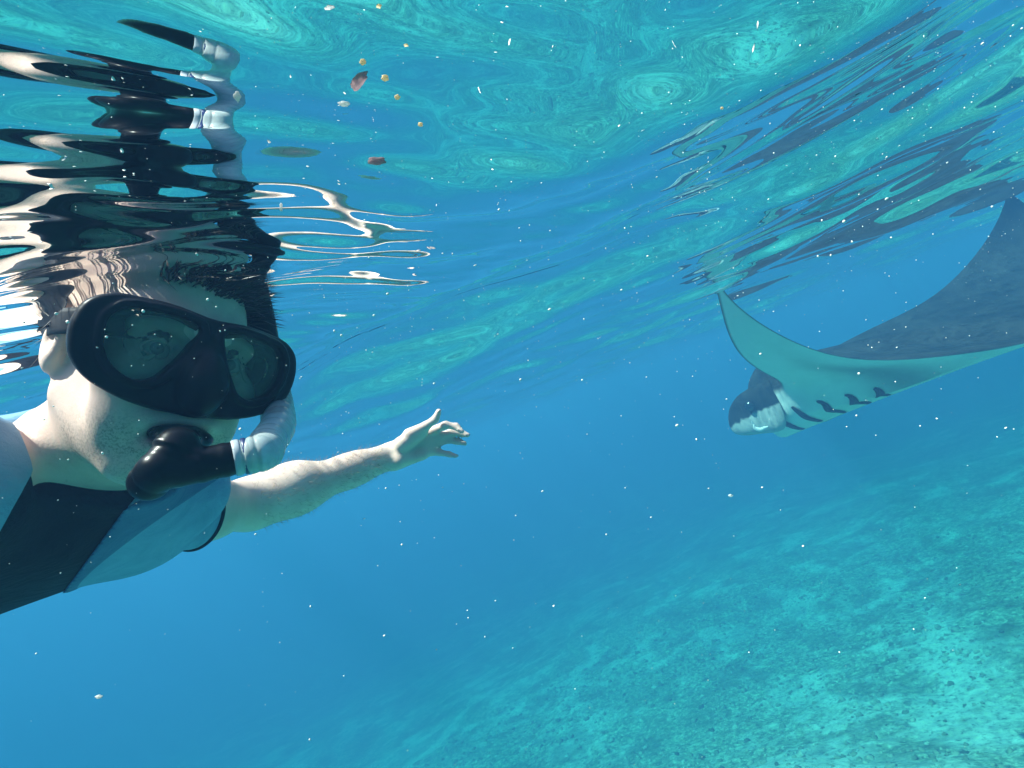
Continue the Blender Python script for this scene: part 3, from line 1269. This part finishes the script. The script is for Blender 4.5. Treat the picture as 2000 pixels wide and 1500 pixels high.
def mask_shell(q):
    x, y, z = q[:, 0], q[:, 1], q[:, 2]
    zz = z + bend(x)
    o = f_out(x, y)
    front = smax(o, np.abs(zz + .007) - .007, .006)
    grow = -np.clip((-.012 - zz) * .42, 0, .022)
    wall = smax(np.abs(o + .0045 - grow) - .0032, np.abs(zz + .033) - .030, .003)
    d = smin(front, wall, .004)
    # raised rims round the lenses
    for g in (f_lens_r, f_lens_l):
        L = g(x, y)
        rim = smax(np.abs(L - .0035) - .0035, np.abs(zz - .000) - .004, .002)
        d = smin(d, rim, .002)
    nose = ell((0, -.027, .004), (.0205, .0280, .0240))(q)
    bridge = cone((0, .012, -.004), (0, -.022, .016), .007, .012)(q)
    nb = smin(nose, bridge, .012)
    d = smin(d, nb, .008)
    inner = smin(ell((0, -.027, .002), (.0172, .0250, .0215))(q), cone((0, .004, -.012), (0, -.022, .009), .007, .012)(q), .010)
    inner = np.where(zz < .020, inner, np.maximum(inner, .002 - 0 * zz))
    d = smax(d, -inner, .002)
    for g in (f_lens_r, f_lens_l):
        L = g(x, y)
        d = smax(d, -np.maximum(L, -(zz + .03)), .0015)
    return d


def m_rubber(name, base, rough):
    b = NB(name)
    co = b.coord('Object')
    n = b.noise(co, 45.0, 4, .6)
    c = b.ramp(n, [(.3, base), (.8, tuple(1.7 * q for q in base))])
    return b.done(b.principled(color=c, rough=b.math('ADD', rough, b.math('MULTIPLY', n, .15)), spec=.12, normal=b.bump(n, .08, .004)))


M_MASK = m_rubber('black_silicone', (.004, .004, .005), .32)
M_STRAP = m_rubber('strap_rubber', (.012, .012, .015), .45)


def m_lens():
    b = NB('tinted_glass')
    t = b.node('ShaderNodeBsdfTransparent', {'Color': (.86, .90, .88, 1)}).outputs[0]
    g = b.node('ShaderNodeBsdfGlossy', {'Color': (1, 1, 1, 1), 'Roughness': .06}).outputs[0]
    d = b.node('ShaderNodeBsdfDiffuse', {'Color': (.27, .28, .25, 1)}).outputs[0]
    fog = b.node('ShaderNodeMixShader', {0: .10, 1: t, 2: d}).outputs[0]
    fr = b.node('ShaderNodeFresnel', {'IOR': 1.2}).outputs[0]
    return b.done(b.node('ShaderNodeMixShader', {0: fr, 1: fog, 2: g}).outputs[0])


mask = empty('diving_mask', MASK_O, 'black twin lens diving mask worn over the face of the snorkeller', 'diving mask')
v, fa = nets(mask_shell, (-.105, -.08, -.085), (.105, .055, .045), .0019)
v = relax(v, fa, 2)
mesh_obj('frame', MKW(v), fa, [M_MASK], mask)
M_LENS = m_lens()
for sg in (1, -1):
    pl = lens_half * [sg, 1] * 1.0
    ctr = pl.mean(0)
    big = ctr + (pl - ctr) * 1.03
    n = len(big)
    front = np.column_stack([big, -.004 - bend(big[:, 0])])
    back = np.column_stack([big, -.007 - bend(big[:, 0])])
    mid = ctr + (pl - ctr) * .5
    fm = np.column_stack([mid, -.004 - bend(mid[:, 0])])
    bm_ = np.column_stack([mid, -.007 - bend(mid[:, 0])])
    vv = np.concatenate([front, fm, bm_, back])
    ff = []
    for r_ in range(3):
        ff += [(r_ * n + q, r_ * n + (q + 1) % n, (r_ + 1) * n + (q + 1) % n, (r_ + 1) * n + q) for q in range(n)]
    ff += [(3 * n + q, 3 * n + (q + 1) % n, (q + 1) % n, q) for q in range(n)]
    ff += [tuple(n + q for q in range(n))[::-1], tuple(2 * n + q for q in range(n))]
    mesh_obj('lens', MKW(vv), ff, [M_LENS], mask, smooth=False)
# strap round the back of the head and its buckles
th = np.linspace(math.radians(18), math.radians(342), 60)
path = np.array([H(.088 * math.sin(a), .012 + .010 * math.cos(a), -.018 + .112 * math.cos(a)) for a in th])
v, fa = sweep(path, .0018, .013, HU, 10)
mesh_obj('strap', v, fa, [M_STRAP], mask)
for sg in (1, -1):
    a, b_ = MKW((.089 * sg, .004, -.022)), MKW((.087 * sg, .006, -.052))
    t = np.linspace(0, 1, 6)[:, None]
    v, fa = sweep(a + (b_ - a) * t, .0045 * np.array([.5, .9, 1, 1, .9, .5]), .0115 * np.array([.6, .95, 1, 1, .95, .6]), HU, 12)
    mesh_obj('buckle', v, fa, [M_STRAP], mask)

# ------------------------------------------------------------------ snorkel
snorkel = empty('snorkel', P(345, 870, .42), 'black snorkel with a clear corrugated bend held in the mouth of the snorkeller', 'snorkel')
M_PLASTIC = m_rubber('black_plastic', (.004, .004, .005), .22)
M_NAVY = plain('navy_ring', (.02, .035, .12), .35, .5)
M_GREYRING = plain('grey_ring', (.42, .46, .50), .4, .5)


def m_hose():
    b = NB('clear_silicone')
    n = b.noise(b.coord('Object'), 60.0, 3)
    t = b.node('ShaderNodeBsdfTransparent', {'Color': (.80, .88, .88, 1)}).outputs[0]
    p = b.principled(color=b.ramp(n, [(.3, (.42, .50, .50)), (.7, (.62, .68, .66))]), rough=.25, spec=.5)
    return b.done(b.node('ShaderNodeMixShader', {0: .62, 1: t, 2: p}).outputs[0])


M_HOSE = m_hose()
A0, A1 = P(318, 923, .395), P(482, 890, .425)
ax = nrm(A1 - A0)
L_ = np.linalg.norm(A1 - A0)


def tube_along(name, path, r, mat, n=20, parent=None):
    v, fa = sweep(path, r, r, HF, n)
    return mesh_obj(name, v, fa, [mat], parent or snorkel)


MOUTH = H(0, -.071, .088)
ELB = P(347, 868, .405)
barrel_f = union([(cone(A0 + .010 * ax, A1 - .012 * ax, .0140, .0138), .003),
                  (cone(P(312, 918, .392), P(292, 940, .396), .0158, .0150), .003),
                  (cone(P(327, 905, .397), ELB, .0128, .0140), .004),
                  (flatcone(ELB, MOUTH + .004 * HF, .0140, .0165, HU, .62), .006),
                  (flatcone(MOUTH + .010 * HF, MOUTH - .010 * HF, .0260, .0240, HU, .42), .005)])


def barrel(p):
    d = barrel_f(p)
    # moulded rings on the neck, a flange on the barrel and a purge cap
    q = (p - ELB) @ nrm(P(327, 905, .397) - ELB)
    near = np.linalg.norm(p - ELB, axis=1) < .03
    d = d - near * (.0014 * np.exp(-((q - .004) / .0018) ** 2) + .0012 * np.exp(-((q - .011) / .0016) ** 2))
    w = (p - A0) @ ax
    d = d - .0011 * np.exp(-((w - .026) / .0022) ** 2) - .0009 * np.exp(-((w - L_ + .016) / .0020) ** 2)
    cap = (p - P(302, 929, .394)) @ nrm(P(292, 940, .396) - P(312, 918, .392))
    return d + .0011 * np.exp(-((cap - .003) / .0011) ** 2)


pt = np.array([A0, A1, ELB, MOUTH, P(285, 945, .395)])
sdf_obj('mouthpiece', barrel, pt.min(0) - .04, pt.max(0) + .04, .0019, [M_PLASTIC], snorkel, 2)
hp = spline([A1 - .006 * ax, A1 + .012 * ax, P(521, 868, .465), P(543, 832, .52), P(541, 797, .56), P(536, 772, .58)], 220)
t = np.linspace(0, 1, 220)
corr = np.linspace(.0138, .0168, 220) + .0015 * np.abs(np.sin(t * np.pi * 15)) ** .6 * (t > .08) * (t < .92)
tube_along('corrugated_hose', hp, corr, M_HOSE, 28)
for a, b_, rr, mt in ((-.010, -.004, .0150, M_GREYRING), (-.003, .001, .0153, M_NAVY), (.002, .006, .0148, M_GREYRING), (.007, .010, .0151, M_NAVY)):
    pth = A1 + np.linspace(a, b_, 5)[:, None] * ax
    tube_along('ring', pth, rr * np.array([.96, 1, 1, 1, .96]), mt, 24)
top = spline([P(537, 782, .572), P(536, 770, .58), P(530, 735, .59), P(522, 690, .60), P(512, 630, .605), P(498, 570, .61), P(476, 500, .62), P(444, 400, .63)], 60)
tube_along('upper_tube', top, np.where(np.linspace(0, 1, 60) < .3, .0168, .0150), M_PLASTIC, 20)
d_ = nrm(top[1] - top[0])
for a, mt in ((-.004, M_NAVY), (.006, M_GREYRING)):
    pth = P(537, 780, .573) + np.linspace(a, a + .006, 5)[:, None] * d_
    tube_along('ring', pth, .0178 * np.array([.96, 1, 1, 1, .96]), mt, 24)

# ------------------------------------------------------------------ hair: a wet cap plus many short strands
M_HAIR = plain('wet_dark_hair', (.030, .022, .017), .45, .4)
hv, hf = [], []
hr = np.random.default_rng(5)
cnt = 0
while cnt < 4200:
    d = hr.normal(size=3)
    d /= np.linalg.norm(d)
    if d[1] < .22 - .55 * (d[2] < .2) * (1 if d[2] < -.1 else .4) or (d[2] > .55 and d[1] < .36):
        continue
    root = np.array([0, .036, -.020]) + d * np.array([.0755, .0895, .0975])
    comb = nrm(d * .95 + np.array([.25, .25, .25]) + hr.normal(size=3) * .38)
    ln = hr.uniform(.018, .050)
    pth = np.stack([root - d * .003, root + comb * ln * .5 + d * .002, root + comb * ln + np.array([0, -.004, 0])])
    w = hr.uniform(.0007, .0013)
    sd = nrm(np.cross(comb, d))
    k = len(hv) and sum(len(q) for q in hv) or 0
    o = cnt * 8
    tri = []
    for q, ww in ((pth[0], w), (pth[1], w * .9)):
        tri += [q + sd * ww, q + d * ww, q - sd * ww]
    tri += [pth[2], pth[2] + d * .0003]
    hv.append(np.array(tri))
    for q in range(3):
        hf.append((o + q, o + (q + 1) % 3, o + 3 + (q + 1) % 3, o + 3 + q))
        hf.append((o + 3 + q, o + 3 + (q + 1) % 3, o + 6))
    cnt += 1
hv = np.concatenate(hv)
strands = mesh_obj('hair_strands', HC + hv @ HM, hf, [M_HAIR], person, smooth=False)
strands['kind'] = 'stuff'


def cap_f(q):
    e = ell((0, .036, -.020), (.0772, .0912, .0992))(q)
    cut = np.maximum(.056 - q[:, 1] + np.clip(-q[:, 2], -.02, .09) * -1.1, -1)
    rag = .004 * np.sin(q[:, 0] * 210) * np.sin(q[:, 2] * 170)
    return smax(np.maximum(e + rag * .4, -(e + .012)), cut + rag, .004)


v, fa = nets(cap_f, (-.09, -.07, -.13), (.09, .14, .10), .0032)
mesh_obj('hair', HC + relax(v, fa, 2) @ HM, fa, [M_HAIR], person)

# ------------------------------------------------------------------ drifting specks
pr = np.random.default_rng(21)
cen, siz = [], []


def in_body(p):
    return np.minimum(body_f(p), suit_f0(p)) < .03


while len(cen) < 2000:
    n = 6000
    d = .35 + 3.6 * pr.random(n) ** 1.5
    u, w = pr.uniform(-1.15, 1.15, n), pr.uniform(-.9, .9, n)
    p = d[:, None] * (u[:, None] * XC + w[:, None] * YC + F)
    h = surf_z(p[:, 0], p[:, 1]) - p[:, 2]
    # thickest just under the surface, thinning out downwards
    keep = (h > .01) & (pr.random(n) < np.clip(.007 + .95 * np.exp(-h / .16), 0, 1))
    p, d = p[keep], d[keep]
    ok = ~in_body(p)
    for q in np.linspace(.06, .9, 12):            # none in the swimmer's shadow
        ok &= body_f(p + SUN_DIR * q) > .01
    for a, q in zip(p[ok], d[ok]):
        cen.append(a)
        siz.append(min(pr.lognormal(math.log(.00018), .62), .00055) * (1 + .40 * q))
cen, siz = np.array(cen[:2000]), np.array(siz[:2000])
sh = 1 + .14 * pr.normal(size=(len(cen), 12, 1))
st_ = 1 + pr.random((len(cen), 1, 3)) * 1.2
vv = cen[:, None] + siz[:, None, None] * IV[None] * np.clip(sh, .4, 1.8) * st_
ff = (IF[None] + 12 * np.arange(len(cen))[:, None, None]).reshape(-1, 3)
b = NB('pale_speck')
M_SPECK = b.done(b.principled(color=b.ramp(b.noise(b.coord('Object'), 9.0, 2), [(.3, (.80, .80, .74)), (.7, (.86, .84, .80))]), rough=.6, spec=.1))
specks = mesh_obj('floating_specks', vv.reshape(-1, 3), ff, [M_SPECK], smooth=True)
tag(specks, 'fine pale specks drifting in the water', kind='stuff')

# larger yellowish flakes one can pick out, and a few odd drifters
def thin_stuff(name, col):
    b = NB(name)
    n = b.noise(b.coord('Object'), 300.0, 3)
    c = b.mix(b.math('MULTIPLY', n, .4), col, tuple(q * .7 for q in col))
    d = b.node('ShaderNodeBsdfDiffuse', {'Color': c}).outputs[0]
    t = b.node('ShaderNodeBsdfTranslucent', {'Color': c}).outputs[0]
    return b.done(b.node('ShaderNodeMixShader', {0: .6, 1: d, 2: t}).outputs[0])


M_FLAKE = thin_stuff('yellow_flake', (.90, .74, .48))
M_WHITE = thin_stuff('white_flake', (.88, .86, .82))
M_PINK = thin_stuff('pinkish_scrap', (.62, .44, .44))


def flake(name, px, py, d, size, mat, label, cat, group=None, sd=0, stretch=(1, 1, 1)):
    r_ = np.random.default_rng(100 + sd)
    for _ in range(60):                          # keep it under water
        q = P(px, py, d)
        if q[2] < float(surf_z(q[:1], q[1:2])[0]) - .02:
            break
        d, size = d * .96, size * .96
    # two rounds of subdivision of the little solid, then lumps
    v, f = IV.copy(), IF.copy()
    for _ in range(2):
        mid, nv, nf = {}, list(v), []
        for tri in f:
            k = []
            for a, c in ((0, 1), (1, 2), (2, 0)):
                e = tuple(sorted((tri[a], tri[c])))
                if e not in mid:
                    m_ = nv[e[0]] + nv[e[1]]
                    nv.append(m_ / np.linalg.norm(m_))
                    mid[e] = len(nv) - 1
                k.append(mid[e])
            nf += [(tri[0], k[0], k[2]), (tri[1], k[1], k[0]), (tri[2], k[2], k[1]), tuple(k)]
        v, f = np.array(nv), np.array(nf)
    ph = r_.uniform(0, 6.28, 9)
    lump = 1 + .22 * np.sin(4 * v[:, 0] + ph[0]) * np.sin(5 * v[:, 1] + ph[1]) + .16 * np.sin(7 * v[:, 2] + ph[2] + 3 * v[:, 0])
    v = v * lump[:, None] * np.array(stretch) * size
    M_ = np.stack([XC, YC, -F])
    o = mesh_obj(name, v @ M_, f, [mat])
    o.location = P(px, py, d)
    return tag(o, label, cat, group)


FL = [(752, 152, .46, .0030, 'largest yellow flake in the cluster under the rippled surface'),
      (709, 121, .45, .0026, 'rounded yellow flake just above the largest yellow flake'),
      (776, 190, .48, .0024, 'yellow flake just below the largest yellow flake'),
      (821, 243, .50, .0022, 'small yellow flake lowest of the yellow flakes'),
      (1410, 211, .9, .0024, 'lone orange flake beside the long dark reflections')]
for k, (x, y, d, s_, lb) in enumerate(FL):
    flake('flake', x, y, d, s_, M_FLAKE, lb, 'flake', 'yellowish flakes drifting under the surface', k, (1, .85, .7))
WH = [(672, 203, .42, .0027, (1.6, .7, .7), 'bent whitish flake lying left of the yellow flakes'),
      (463, 188, .34, .0024, (.9, 1.3, .6), 'blurred whitish flake high at the left beneath the ripples'),
      (1427, 968, 1.3, .0042, (1.3, .8, .8), 'white flake alone in the blue water below the manta ray'),
      (193, 1361, .34, .0016, (1.3, .7, .6), 'whitish flake in the blue water at the lower left'),
      (549, 405, .40, .0017, (.6, 1.8, .6), 'thin upright white flake above the bright ripples')]
for k, (x, y, d, s_, st2, lb) in enumerate(WH):
    flake('flake', x, y, d, s_, M_WHITE, lb, 'flake', 'whitish flakes drifting in the water', 20 + k, st2)
flake('scrap', 736, 314, .55, .0052, M_PINK, 'pinkish curled scrap drifting under the surface', 'scrap', None, 40, (1.7, .75, .5))

# small bright fish curled under the head of the manta ray
fish = empty('fish', P(1483, 833, 4.15), 'tiny shiny white fish curled beneath the head of the manta ray', 'fish')
M_FISH = plain('silver_white', (.85, .87, .86), .25, .4)
fp = spline([P(1472, 829, 4.15), P(1475, 836, 4.15), P(1484, 839, 4.14), P(1493, 836, 4.13), P(1500, 833, 4.12)], 24)
t = np.linspace(0, 1, 24)
rr_ = .005 + .010 * np.sin(np.clip(t * 1.05, 0, 1) * np.pi) ** .8
v, f = sweep(fp, rr_ * .55, rr_ * 1.1, YC, 10)
mesh_obj('body', v, f, [M_FISH], fish)
tl = np.array([fp[0] + .010 * YC, fp[0] + .034 * YC - .022 * XC, fp[0] - .004 * YC - .012 * XC, fp[0] - .006 * YC])
tv = np.concatenate([tl + .0015 * F, tl - .0015 * F])
mesh_obj('tail_fin', tv, [(0, 1, 2, 3), (7, 6, 5, 4), (0, 4, 5, 1), (1, 5, 6, 2), (2, 6, 7, 3), (3, 7, 4, 0)], [M_FISH], fish, smooth=False)
